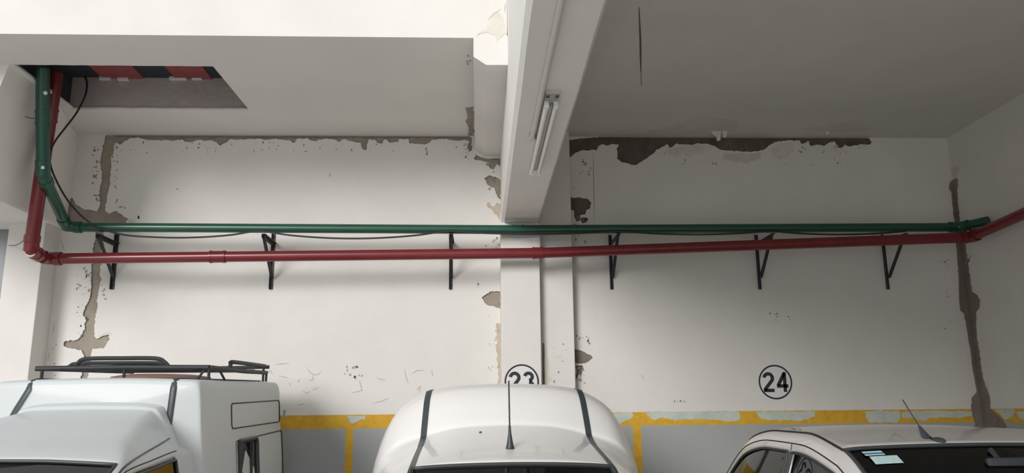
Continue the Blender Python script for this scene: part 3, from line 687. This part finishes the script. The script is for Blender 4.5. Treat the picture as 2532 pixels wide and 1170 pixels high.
# ------------------------------------------------------------------ vehicles
class Loft:
    """car shell: stations along y, each a half profile from sill to roof centre"""
    NS, NC = 6, 4
    k = .42
    def __init__(s, cx, stations): s.cx = cx; s.st = stations; s.nc = len(stations[0][1]); s.n = len(stations)
    def _m(s, a, b, k):
        out = []
        for x, y in zip(a, b):
            if x * y < 0: out.append(0.0)
            else: out.append(math.copysign(min(abs(x + y) * k, 1.6 * min(abs(x), abs(y)) + (.004 if x == 0 or y == 0 else 0)), x + y))
        return Vector(out)
    def _h(s, p0, p1, p2, p3, t, k=None):
        k = s.k if k is None else k
        m1 = s._m(p1 - p0, p2 - p1, k); m2 = s._m(p2 - p1, p3 - p2, k)
        return (2 * t ** 3 - 3 * t * t + 1) * p1 + (t ** 3 - 2 * t * t + t) * m1 + (-2 * t ** 3 + 3 * t * t) * p2 + (t ** 3 - t * t) * m2
    def col(s, i, c):
        pr = s.st[i][1]; j = min(int(c), s.nc - 2); t = c - j
        V = [Vector(q) for q in pr]
        p0 = V[j - 1] if j > 0 else V[0]; p3 = V[j + 2] if j + 2 < s.nc else Vector((-V[s.nc - 2].x, V[s.nc - 2].y))
        return s._h(p0, V[j], V[j + 1], p3, t)
    def __call__(s, u, c, side):
        i = max(0, min(int(u), s.n - 2)); t = u - i
        P = []
        for k in (i - 1, i, i + 1, i + 2):
            k = max(0, min(s.n - 1, k)); q = s.col(k, c); P.append(Vector((q.x, s.st[k][0], q.y)))
        p = s._h(*P, t); return Vector((s.cx + side * p.x, p.y, p.z))
    def nrm(s, u, c, side):
        e = .03; a = s(min(u + e, s.n - 1), c, side) - s(max(u - e, 0), c, side); b = s(u, min(c + e, s.nc - 1), side) - s(u, max(c - e, 0), side)
        n = a.cross(b); n.normalize()
        return n if side > 0 else -n
    def body(s, name, m, parent, openings=(), inner=True):
        bm = bmesh.new(); NU = (s.n - 1) * s.NS; NV = (s.nc - 1) * s.NC; grid = {}
        def vert(i, j, side):
            if j == NV: side = 1
            k = (i, j, side)
            if k not in grid: grid[k] = bm.verts.new(s(i / s.NS, j / s.NC, side))
            return grid[k]
        for side in (1, -1):
            for i in range(NU):
                for j in range(NV):
                    u, c = (i + .5) / s.NS, (j + .5) / s.NC
                    if any(a < u < b and p < c < q and (sd == 0 or sd == side) for a, b, p, q, sd in openings): continue
                    bm.faces.new((vert(i, j, side), vert(i + 1, j, side), vert(i + 1, j + 1, side), vert(i, j + 1, side)))
        for i in (0, NU):
            ring = [vert(i, j, 1) for j in range(NV + 1)] + [vert(i, j, -1) for j in range(NV - 1, -1, -1)]
            bm.faces.new(ring)
        bm.faces.new([vert(i, 0, 1) for i in range(NU + 1)] + [vert(i, 0, -1) for i in range(NU, -1, -1)])
        o = obj(name, bm, m, parent, True)
        if inner:
            o.data.materials.append(M['inner'])
            md = o.modifiers.new('thickness', 'SOLIDIFY'); md.thickness = .018; md.offset = -1; md.material_offset = 1
        return o
    def patch(s, name, m, parent, u0, u1, c0, c1, side, off=.004, nu=None, nv=None, bothhalves=False, thick=0.0):
        bm = bmesh.new(); nu = nu or max(2, int(abs(u1 - u0) * s.NS)); nv = nv or max(1, int(abs(c1 - c0) * s.NC))
        cols = [(c0 + (c1 - c0) * j / nv, side) for j in range(nv + 1)]
        if bothhalves: cols = [(c0 + (c1 - c0) * j / nv, 1) for j in range(nv + 1)] + [(c1 - (c1 - c0) * j / nv, -1) for j in range(1, nv + 1)]
        g = []
        for i in range(nu + 1):
            u = u0 + (u1 - u0) * i / nu
            g.append([s(u, c, sd) + s.nrm(u, c, sd) * off for c, sd in cols])
        def lay(d):
            return [[bm.verts.new(p + s.nrm(u0 + (u1 - u0) * i / nu, cols[j][0], cols[j][1]) * d) for j, p in enumerate(r)] for i, r in enumerate(g)]
        a = lay(0)
        for i in range(nu):
            for j in range(len(cols) - 1): bm.faces.new((a[i][j], a[i + 1][j], a[i + 1][j + 1], a[i][j + 1]))
        if thick:
            b = lay(-thick); J = len(cols) - 1
            for i in range(nu):
                bm.faces.new((a[i][0], a[i + 1][0], b[i + 1][0], b[i][0])); bm.faces.new((a[i][J], a[i + 1][J], b[i + 1][J], b[i][J]))
            for j in range(J):
                bm.faces.new((a[0][j], a[0][j + 1], b[0][j + 1], b[0][j])); bm.faces.new((a[nu][j], a[nu][j + 1], b[nu][j + 1], b[nu][j]))
        me = bpy.data.meshes.new(name)
        if thick: bmesh.ops.recalc_face_normals(bm, faces=bm.faces)
        else:
            bm.faces.ensure_lookup_table(); bm.normal_update()
            um = (u0 + u1) / 2; f = bm.faces[len(bm.faces) // 2]
            ref = Vector((0, -.6, .8)) if bothhalves and name == 'windscreen' else (Vector((0, .6, .8)) if bothhalves else s.nrm(um, (c0 + c1) / 2, side))
            if f.normal.dot(ref) < 0: bmesh.ops.reverse_faces(bm, faces=bm.faces)
        bm.to_mesh(me); bm.free()
        return link(name, me, m, parent, True)
    def seal(s, name, m, parent, u0, u1, c0, c1, side, r=.009, both=False):
        pts = []; k = 14
        cs = lambda c, sd: (c, sd)
        if both:
            path = [(u0 + (u1 - u0) * i / k, c0, 1) for i in range(k)] + [(u1, c0 + (c1 - c0) * i / k, 1) for i in range(k)] + [(u1, c1 - (c1 - c0) * i / k, -1) for i in range(k)] + \
                   [(u1 - (u1 - u0) * i / k, c0, -1) for i in range(k)] + [(u0, c0 + (c1 - c0) * i / k, -1) for i in range(k)] + [(u0, c1 - (c1 - c0) * i / k, 1) for i in range(k)]
        else:
            path = [(u0 + (u1 - u0) * i / k, c0, side) for i in range(k)] + [(u1, c0 + (c1 - c0) * i / k, side) for i in range(k)] + \
                   [(u1 - (u1 - u0) * i / k, c1, side) for i in range(k)] + [(u0, c1 - (c1 - c0) * i / k, side) for i in range(k)]
        for u, c, sd in path: pts.append(s(u, c, sd))
        return tube(name, m, parent, pts, r, seg=8, closed=True)
    def seamline(s, name, m, parent, pts, side, r=.005):
        return tube(name, m, parent, [s(u, c, side) for u, c in pts], r, seg=6)
def wheels(parent, cx, track, ys, r=.28):
    for y in ys:
        for sd in (-1, 1):
            bm = bmesh.new(); lathe(bm, [(r * .62, -.085), (r * .93, -.085), (r, -.06), (r, .06), (r * .93, .085), (r * .62, .085)], (cx + sd * track, y, r), 'x', 28)
            w = obj('wheel', bm, M['tyre'], parent, True)
            bm = bmesh.new(); lathe(bm, [(r * .6, -.07), (r * .58, .07), (r * .3, .06), (r * .1, .075)], (cx + sd * track, y, r), 'x', 20)
            obj('wheel_rim', bm, M['rim'], w, True)
def seats(parent, cx, y, z, dx=.34):
    for sd in (-1, 1):
        bm = bmesh.new(); box(bm, cx + sd * dx - .23, cx + sd * dx + .23, y, y + .14, z - .55, z, bev=.05); se = obj('front_seat', bm, M['seat'], parent, True)
        bm = bmesh.new(); box(bm, cx + sd * dx - .13, cx + sd * dx + .13, y + .03, y + .12, z + .04, z + .2, bev=.035)
        sweep(bm, [(cx + sd * dx - .06, y + .075, z - .02), (cx + sd * dx - .06, y + .075, z + .06)], .006, seg=6); sweep(bm, [(cx + sd * dx + .06, y + .075, z - .02), (cx + sd * dx + .06, y + .075, z + .06)], .006, seg=6)
        obj('headrest', bm, M['seat'], se, True)
def antenna(parent, base, tip, m, base_r=.022, hb=.06, spiral=True):
    base, tip = Vector(base), Vector(tip); d = (tip - base).normalized()
    bm = bmesh.new(); n = 10
    sweep(bm, [base + d * (hb * k / n) for k in range(n + 1)], [base_r * (1 - .72 * (k / n) ** .7) if k else base_r * 1.0 for k in range(n + 1)], seg=12, up=Vector((0, 1, 0))); an = obj('antenna', bm, M['trim'], parent, True)
    L = (tip - base).length; ls = base + d * (L * .34)
    bm = bmesh.new(); sweep(bm, [base + d * hb * .8, ls], [.0085, .006], seg=8, up=Vector((0, 1, 0))); sweep(bm, [ls, tip], .0032, seg=6, up=Vector((0, 1, 0)))
    if spiral:
        s1 = d.orthogonal().normalized(); s2 = d.cross(s1); hp = []
        for k in range(160):
            tt = k / 159; a = tt * 6.2832 * 18
            hp.append(ls + (tip - ls) * tt + s1 * math.cos(a) * .0042 + s2 * math.sin(a) * .0042)
        sweep(bm, hp, .0014, seg=4, up=Vector((0, 1, 0)))
    obj('antenna_mast', bm, M['trim'], an, True)

# ---- white van in the middle bay
X0 = 0.155
lo_ = [(.70, .26), (.83, .62)]
WV = Loft(X0, [
    (2.45, [(.62,.38),(.70,.55),(.66,.70),(.60,.75),(.57,.77),(.48,.79),(.28,.81),(0,.82)]),
    (2.65, [(.68,.28),(.80,.60),(.78,.78),(.70,.83),(.66,.85),(.50,.88),(.28,.90),(0,.91)]),
    (3.30, lo_ + [(.82,.90),(.72,.93),(.68,.945),(.56,.97),(.30,.99),(0,1.0)]),
    (4.05, lo_ + [(.83,.95),(.66,1.24),(.595,1.305),(.485,1.352),(.26,1.366),(0,1.37)]),
    (4.45, lo_ + [(.83,.965),(.69,1.26),(.61,1.335),(.49,1.398),(.27,1.445),(0,1.455)]),
    (4.75, lo_ + [(.83,.98),(.72,1.28),(.63,1.365),(.49,1.435),(.27,1.49),(0,1.50)]),
    (4.90, lo_ + [(.83,.995),(.755,1.30),(.645,1.42),(.487,1.475),(.27,1.525),(0,1.537)]),
    (4.925, lo_ + [(.83,1.0),(.76,1.305),(.65,1.445),(.486,1.505),(.27,1.555),(0,1.566)]),
    (5.10, lo_ + [(.83,1.0),(.785,1.35),(.665,1.575),(.482,1.672),(.27,1.715),(0,1.726)]),
    (5.18, lo_ + [(.83,1.0),(.79,1.355),(.67,1.61),(.478,1.724),(.27,1.763),(0,1.774)]),
    (5.30, lo_ + [(.83,1.0),(.80,1.36),(.675,1.63),(.475,1.752),(.27,1.785),(0,1.795)]),
    (6.55, lo_ + [(.83,1.0),(.80,1.36),(.67,1.62),(.46,1.745),(.26,1.775),(0,1.785)]),
    (6.75, [(.70,.30),(.80,.62),(.79,1.0),(.75,1.34),(.63,1.59),(.44,1.70),(.25,1.73),(0,1.74)])])
van = thing('cargo_van', 'white van with a raised roof parked in front of the pillar', 'van', (X0, 4.6, 0))
ws = (2.15, 3.0 - .01, 5.0, 7.01, 0); dw = (2.5, 3.99, 2.0, 3.0, 0)
WV.body('van_body', M['white_car'], van, [ws, dw])
WV.patch('windscreen', M['glass'], van, 2.17, 2.98, 5.02, 7, 1, off=-.006, bothhalves=True, nv=8)
WV.seal('windscreen_seal', M['rubber'], van, 2.17, 3.0, 5.0, 7, 1, r=.010, both=True)
for sd in (1, -1):
    WV.patch('door_window', M['glass'], van, 2.5, 4.0, 2.0, 3.0, sd, off=-.006)
    WV.seal('door_seal', M['rubber'], van, 2.5, 4.0, 2.0, 3.0, sd, r=.01)
    WV.patch('roof_strip', M['trim'], van, 4.9, 11.9, 4.90, 5.10, sd, off=.006, thick=.012, nv=2, nu=56)
    WV.patch('roof_strip', M['trim'], van, 2.3, 4.9, 4.91, 5.08, sd, off=.005, thick=.012, nv=2, nu=20)
seats(van, X0, 4.35, 1.06)
boxo('dashboard', M['inner'], van, X0 - .66, X0 + .66, 3.3, 3.7, .7, .93, bev=.04)
boxo('bulkhead', M['inner'], van, X0 - .62, X0 + .62, 4.82, 4.85, .3, 1.38)
wheels(van, X0, .70, (3.1, 5.9))
antenna(van, WV(3.62, 7, 1), atY(1258, 942, 4.30), M['trim'], base_r=.024, hb=.09)
boxo('windscreen_sticker', M['sticker_blue'], van, *(lambda a, b: (a.x, b.x, 4.025, 4.028, b.z - .02, a.z))(atY(1085, 1165, 4.03), atY(1125, 1169, 4.03)))
bm = bmesh.new(); c = WV(4.9, 6.35, -1); bmesh.ops.create_uvsphere(bm, u_segments=8, v_segments=5, radius=.010, matrix=Matrix.Translation(atY(1188, 1071, 4.78)))
obj('roof_dirt_spot', bm, M['trim'], van)
for sd in (-1, 1):
    bm = bmesh.new(); box(bm, X0 + sd * .52 - .13, X0 + sd * .52 + .13, 2.44, 2.66, .64, .80, bev=.03); obj('headlamp', bm, M['lens'], van, True)

# ---- silver van with the box body
X1 = -2.32
sv = thing('cargo_van', 'silver van with a tall box body and a black roof rack, at left', 'van', (X1, 4.8, 0))
lo_ = [(.62, .28), (.72, .62)]
CB = Loft(X1, [
    (2.40, [(.58,.40),(.64,.58),(.60,.70),(.56,.75),(.54,.76),(.48,.78),(.28,.79),(0,.80)]),
    (2.58, [(.62,.30),(.71,.60),(.69,.78),(.65,.83),(.63,.84),(.56,.86),(.30,.88),(0,.88)]),
    (3.25, lo_ + [(.72,.90),(.68,.93),(.66,.94),(.58,.96),(.30,.98),(0,.99)]),
    (4.00, lo_ + [(.72,.93),(.665,1.335),(.652,1.365),(.615,1.393),(.30,1.412),(0,1.416)]),
    (4.35, lo_ + [(.72,.93),(.650,1.365),(.628,1.402),(.495,1.492),(.30,1.510),(0,1.514)]),
    (4.70, lo_ + [(.72,.94),(.635,1.39),(.608,1.435),(.430,1.586),(.28,1.603),(0,1.607)]),
    (4.98, lo_ + [(.71,.94),(.60,1.385),(.545,1.44),(.375,1.640),(.28,1.648),(0,1.652)]),
    (5.00, lo_ + [(.71,.94),(.60,1.385),(.535,1.44),(.40,1.650),(.28,1.672),(0,1.678)]),
    (5.09, lo_ + [(.71,.94),(.60,1.385),(.515,1.44),(.41,1.670),(.28,1.695),(0,1.70)])])
CB.k = .20
ws = (2.15, 2.999, 5.0, 7.01, 0); dw = (2.34, 4.99, 2.0, 3.0, 0)
CB.body('cab_body', M['silver_car'], sv, [ws, dw])
CB.patch('windscreen', M['glass'], sv, 2.17, 2.98, 5.02, 7, 1, off=-.006, bothhalves=True, nv=8)
CB.seal('windscreen_seal', M['rubber'], sv, 2.17, 3.0, 5.0, 7, 1, r=.008, both=True)
for sd in (1, -1):
    CB.patch('door_window', M['glass'], sv, 2.34, 5.0, 2.0, 3.0, sd, off=-.006)
    CB.seal('door_seal', M['rubber'], sv, 2.34, 5.0, 2.0, 2.9, sd, r=.008)
    CB.seamline('roof_gutter', M['trim'], sv, [(2.3 + (5.6 - 2.3) * k / 24, 4.3) for k in range(25)], sd, .005)
    CB.seamline('door_seam', M['seam'], sv, [(2.2 + (5.3 - 2.2) * k / 24, 3.55) for k in range(25)], sd, .003)
seats(sv, X1, 4.4, 1.06, .31)
boxo('dashboard', M['inner'], sv, X1 - .60, X1 + .60, 3.3, 3.7, .7, .93, bev=.04)
wheels(sv, X1, .62, (3.05, 6.0))
# box: tapered rounded body, its roof rising to the rear
def bp(w, z, k=1.0):
    return [(w - .02, .34), (w, .7), (w + .012, 1.13), (w - .025, 1.56), (w - .040 * k, z - .11), (w - .052 * k, z - .045), (w - .078 * k, z - .014), (w - .20, z - .004), (.25, z + .003), (0, z + .006)]
BX = Loft(X1, [(5.078, [(a - .018, b if b < 1.4 else b - .03) for a, b in bp(.665, 1.83)][:-1] + [(0, 1.806)]), (5.085, [(max(0, a - .006), b if b < 1.4 else b - .010) for a, b in bp(.665, 1.83)]), (5.115, bp(.668, 1.836)), (6.1, bp(.672, 1.862)), (7.02, bp(.668, 1.888)), (7.12, [(max(0, a - .03), b if b < 1.4 else b - .05) for a, b in bp(.66, 1.885)])])
BX.body('box_body', M['silver_car'], sv, [], inner=False)
# black strips: up the box front and back over the roof
def boxtop(x, y):
    c = 9 - max(0, (abs(x - X1)) / .5) * 2; return c
for xa, xb, zl in ((-2.725, -2.815, 1.60), (-1.862, -1.885, 1.40)):
    pts = [Vector((xb, 5.078, zl))] + [Vector((xb + (xa - xb) * q, 5.074, zl + (1.775 - zl) * q)) for q in (.35, .7, 1.0)] + [Vector((xa, 5.084, 1.808)), Vector((xa, 5.105, 1.828)), Vector((xa, 5.15, 1.838)), Vector((xa, 6.1, 1.864)), Vector((xa, 7.0, 1.889))]
    tube('roof_strip', M['trim'], sv, pts, .020, .006, seg=8, up=Vector((0, -1, 1)))
def sidex(z): # outer face of the box at height z
    pr = bp(.672, 1.86); zz = [q[1] for q in pr[:6]]; ww = [q[0] for q in pr[:6]]
    for i in range(5):
        if zz[i] <= z <= zz[i + 1]: return X1 + ww[i] + (ww[i + 1] - ww[i]) * (z - zz[i]) / (zz[i + 1] - zz[i])
    return X1 + ww[5]
def groove(pts, name='panel_groove', r=.0045, m='seam'):
    tube(name, M[m], sv, [Vector((sidex(z) + .001, y, z)) for y, z in pts], r, seg=6, closed=True)
def rrect(y0, y1, za0, za1, zb0, zb1, c=.05):
    """za: z at y0 (low, high); zb: z at y1"""
    out = []; lo = lambda y: za0 + (zb0 - za0) * (y - y0) / (y1 - y0); hi = lambda y: za1 + (zb1 - za1) * (y - y0) / (y1 - y0)
    for (cy, cz, a0) in ((y1 - c, 'hi', 0), (y0 + c, 'hi', 90), (y0 + c, 'lo', 180), (y1 - c, 'lo', 270)):
        z = (hi(cy) - c) if cz == 'hi' else (lo(cy) + c)
        for k in range(6):
            a = math.radians(a0 + 18 * k); out.append((cy + c * math.cos(a), z + c * math.sin(a)))
    dense = []
    for a, b in zip(out, out[1:] + out[:1]):
        k = max(1, int(math.hypot(b[0] - a[0], b[1] - a[1]) / .08))
        for j in range(k): dense.append((a[0] + (b[0] - a[0]) * j / k, a[1] + (b[1] - a[1]) * j / k))
    return dense
groove(rrect(5.66, 7.0, 1.522, 1.688, 1.553, 1.728, .03))
groove(rrect(5.74, 7.05, .80, 1.437, .80, 1.482, .035))
# sliding window with black frame
wy0, wy1, wz0, wz1 = 5.79, 6.24, .98, 1.432
pts = rrect(wy0, wy1, wz0, wz1, wz0, wz1 + .013, .04)
bm = bmesh.new(); sweep(bm, [Vector((sidex(z) + .004, y, z)) for y, z in pts], .016, .022, seg=8, closed=True); obj('side_window_frame', bm, M['rubber'], sv, True)
bm = bmesh.new(); vs = [bm.verts.new((sidex(z) + .006, y, z)) for y, z in pts]; bm.faces.new(vs); bm.normal_update()
if list(bm.faces)[0].normal.x < 0: bmesh.ops.reverse_faces(bm, faces=bm.faces)
me = bpy.data.meshes.new('side_window'); bm.to_mesh(me); bm.free(); link('side_window', me, M['glass'], sv)
bm = bmesh.new(); vs = [bm.verts.new((sidex(z) + .0035, y, z)) for y, z in pts]; bm.faces.new(vs); obj('window_backing', bm, M['inner'], sv)
boxo('window_divider', M['rubber'], sv, sidex(1.2) - .03, sidex(1.2) + .014, 6.06, 6.09, wz0, wz1 - .01)
boxo('hinge', M['lamp_shade_grey'], sv, X1 + .655, X1 + .672, 7.07, 7.10, 1.585, 1.65)
for sd in (-1, 1):
    bm = bmesh.new(); box(bm, X1 + sd * .46 - .12, X1 + sd * .46 + .12, 2.39, 2.60, .62, .78, bev=.03); obj('headlamp', bm, M['lens'], sv, True)
bm = bmesh.new(); lathe(bm, [(.34, 0), (.33, .018), (.25, .032)], (X1 + .05, 5.95, 1.862), 'z', 28); obj('roof_vent', bm, mat('roof_vent_brown', (.30, .17, .14), rough=.6), sv, True)
# roof rack
FY, RYK, ZR = 5.42, 6.86, 1.918
xl, xr_ = atY(97, 912, FY).x, atY(517, 917, FY).x
rack = tube('roof_rack', M['black'], sv, [(xl - .02, FY, ZR), (xr_ * .5 + xl * .5, FY, ZR + .006), (xr_, FY, ZR)], .017, seg=10)
rack['label'] = 'black tubular roof rack'
def rk(name, pts, r=.011): tube(name, M['black'], rack, pts, r, seg=8)
zr2 = ZR + .045
rk('side_rail', [(xr_, FY, ZR), (xr_ + .01, 6.2, ZR + .012), (xr_, RYK, zr2 - .012)], .016)
rk('side_rail', [(xl, FY, ZR), (xl, RYK, zr2)], .014)
rk('rear_rail', [(xl, RYK, zr2 + .02), (xr_ + .02, RYK, zr2 + .035)], .015)
for q in (.25, .5, .75): rk('cross_bar', [(xl, FY + (RYK - FY) * q, ZR + .045 * q), (xr_, FY + (RYK - FY) * q, ZR + .04 * q)], .012)
def hoop(px0, px1, y, ztop_, zb_, r):
    a = atY(px0, 905, y).x; b = atY(px1, 905, y).x
    rk('guard_hoop', spline([(a, y, zb_), (a + .02, y, zb_ + (ztop_ - zb_) * .5), (a + .07, y, ztop_), ((a + b) / 2, y, ztop_ + .003), (b - .09, y, ztop_), (b - .03, y, zb_ + (ztop_ - zb_) * .55), (b, y, zb_)], 5), r)
hoop(184, 418, FY + .02, ZR + .062, ZR + .005, .014)
hoop(166, 420, FY + .34, ZR + .052, ZR + .02, .013)
rk('guard_hoop', spline([(xr_ - .0, 5.85, ZR + .01), (xr_, 5.88, ZR + .05), (xr_, 5.95, ZR + .066), (xr_, 6.8, ZR + .085)], 5), .015)
for x, y, dz in ((xl + .02, FY, 0), ((xl * .5 + xr_ * .5), FY, 0), (xr_, FY, 0), (xr_, RYK, .03), (xl, RYK, .03), (xr_ - .02, RYK - .02, .075)):
    rk('rack_foot', [(x, y, 1.838 + (y - 5.4) * .028), (x, y, ZR + dz)], .010)
for x0, x1 in ((xr_ - .07, xr_ - .02), (xr_ + .015, xr_ + .0)): rk('rack_strut', [(x0, FY + (.0 if x0 < xr_ else .3), 1.845), (x1, FY + (0 if x0 < xr_ else .2), ZR)], .008)

# ---- pale hatchback in the right bay
X2 = 2.28
lo_ = [(.68, .28), (.80, .60)]
HB = Loft(X2, [
    (2.05, [(.56,.40),(.64,.55),(.60,.66),(.56,.70),(.54,.71),(.46,.73),(.28,.75),(0,.76)]),
    (2.25, [(.64,.30),(.77,.58),(.74,.76),(.68,.80),(.65,.81),(.56,.84),(.30,.86),(0,.87)]),
    (2.95, lo_ + [(.78,.88),(.705,.905),(.685,.915),(.60,.94),(.32,.96),(0,.97)]),
    (3.76, lo_ + [(.79,.92),(.672,1.325),(.655,1.375),(.615,1.432),(.34,1.446),(0,1.45)]),
    (4.20, lo_ + [(.79,.93),(.660,1.395),(.645,1.448),(.600,1.498),(.33,1.513),(0,1.518)]),
    (4.67, lo_ + [(.79,.94),(.655,1.402),(.640,1.453),(.590,1.500),(.33,1.522),(0,1.527)]),
    (5.10, lo_ + [(.79,.95),(.650,1.345),(.635,1.402),(.580,1.455),(.32,1.49),(0,1.497)]),
    (5.50, lo_ + [(.78,.96),(.655,1.16),(.635,1.23),(.565,1.29),(.32,1.33),(0,1.34)]),
    (5.82, lo_ + [(.76,.94),(.69,.98),(.66,1.0),(.58,1.03),(.30,1.06),(0,1.07)]),
    (6.05, [(.62,.35),(.74,.60),(.70,.80),(.66,.84),(.63,.86),(.55,.88),(.30,.90),(0,.90)])])
hb = thing('hatchback_car', 'pale silver hatchback with a tilted aerial in the shaded right bay', 'car', (X2, 4.0, 0))
ws = (2.15, 2.999, 5.0, 7.01, 0); rw = (6.34, 7.5, 5.5, 7.01, 0)
w1 = (2.34, 4.17, 2.0, 3.0, 0); w2 = (4.34, 6.99, 2.0, 3.0, 0)
HB.body('car_body', M['hatch_car'], hb, [ws, rw, w1, w2])
HB.patch('windscreen', M['glass'], hb, 2.17, 2.99, 5.02, 7, 1, off=-.006, bothhalves=True, nv=8)
HB.seal('windscreen_seal', M['rubber'], hb, 2.17, 3.0, 5.0, 7, 1, r=.009, both=True)
HB.patch('rear_window', M['glass'], hb, 6.34, 7.5, 5.5, 7, 1, off=-.006, bothhalves=True, nv=8)
for sd in (1, -1):
    HB.patch('front_side_window', M['glass'], hb, 2.34, 4.17, 2.0, 3.0, sd, off=-.006)
    HB.patch('rear_side_window', M['glass'], hb, 4.34, 7.0, 2.0, 3.0, sd, off=-.006)
    HB.seal('window_seal', M['rubber'], hb, 2.34, 4.2, 2.0, 3.0, sd, r=.008)
    HB.seal('window_seal', M['rubber'], hb, 4.32, 7.0, 2.0, 3.0, sd, r=.008)
    HB.patch('door_pillar', M['trim'], hb, 4.15, 4.36, 1.9, 3.0, sd, off=.004, nv=8)
    HB.seamline('door_seam', M['seam'], hb, [(2.0 + (7.6 - 2.0) * k / 40, 3.75 + .15 * (k / 40)) for k in range(41)], sd, .0035)
    HB.seamline('roof_ditch', M['seam'], hb, [(3.0 + (4.0) * k / 24, 4.93) for k in range(25)], sd, .0065)
    HB.seamline('door_gap', M['seam'], hb, [(4.25, 3.05 + .7 * k / 6) for k in range(7)], sd, .003)
seats(hb, X2, 4.05, 1.05, .33)
boxo('dashboard', M['inner'], hb, X2 - .62, X2 + .62, 2.95, 3.4, .6, .90, bev=.04)
bm = bmesh.new(); box(bm, X2 - .62, X2 + .62, 5.05, 5.2, .4, 1.02, bev=.05); obj('rear_seat', bm, M['seat'], hb, True)
bm = bmesh.new(); box(bm, X2 - .05, X2 + .14, 3.60, 3.63, 1.345, 1.40, bev=.014); sweep(bm, [(X2 + .03, 3.70, 1.43), (X2 + .03, 3.64, 1.38)], .012, seg=8); obj('rear_view_mirror', bm, M['rubber'], hb, True)
yb = 3.85; u = 3 + (yb - 3.76) / .44
antenna(hb, HB(u, 6.62, -1) + Vector((-.02, .03, -.004)), atY(2232, 989, 4.02), M['trim'], base_r=.026, hb=.075, spiral=False)
bm = bmesh.new(); bmesh.ops.create_uvsphere(bm, u_segments=14, v_segments=8, radius=1, matrix=Matrix.Translation(HB(u - .04, 6.62, -1)) @ Matrix.Diagonal((.024, .06, .016, 1))); obj('antenna_foot', bm, M['trim'], hb, True)
for u0, u1, c0, c1, m in ((2.885, 2.945, 5.34, 5.62, 'sticker'), (2.90, 2.915, 5.34, 5.62, 'sticker_blue'), (2.80, 2.875, 5.38, 5.76, 'sticker')):
    HB.patch('windscreen_sticker', M[m], hb, u0, u1, c0, c1, -1, off=-.004 if m == 'sticker' else -.003, nu=3, nv=3)
wheels(hb, X2, .69, (2.75, 5.2))
for sd in (-1, 1):
    bm = bmesh.new(); box(bm, X2 + sd * .50 - .14, X2 + sd * .50 + .14, 2.06, 2.28, .62, .76, bev=.03); obj('headlamp', bm, M['lens'], hb, True)
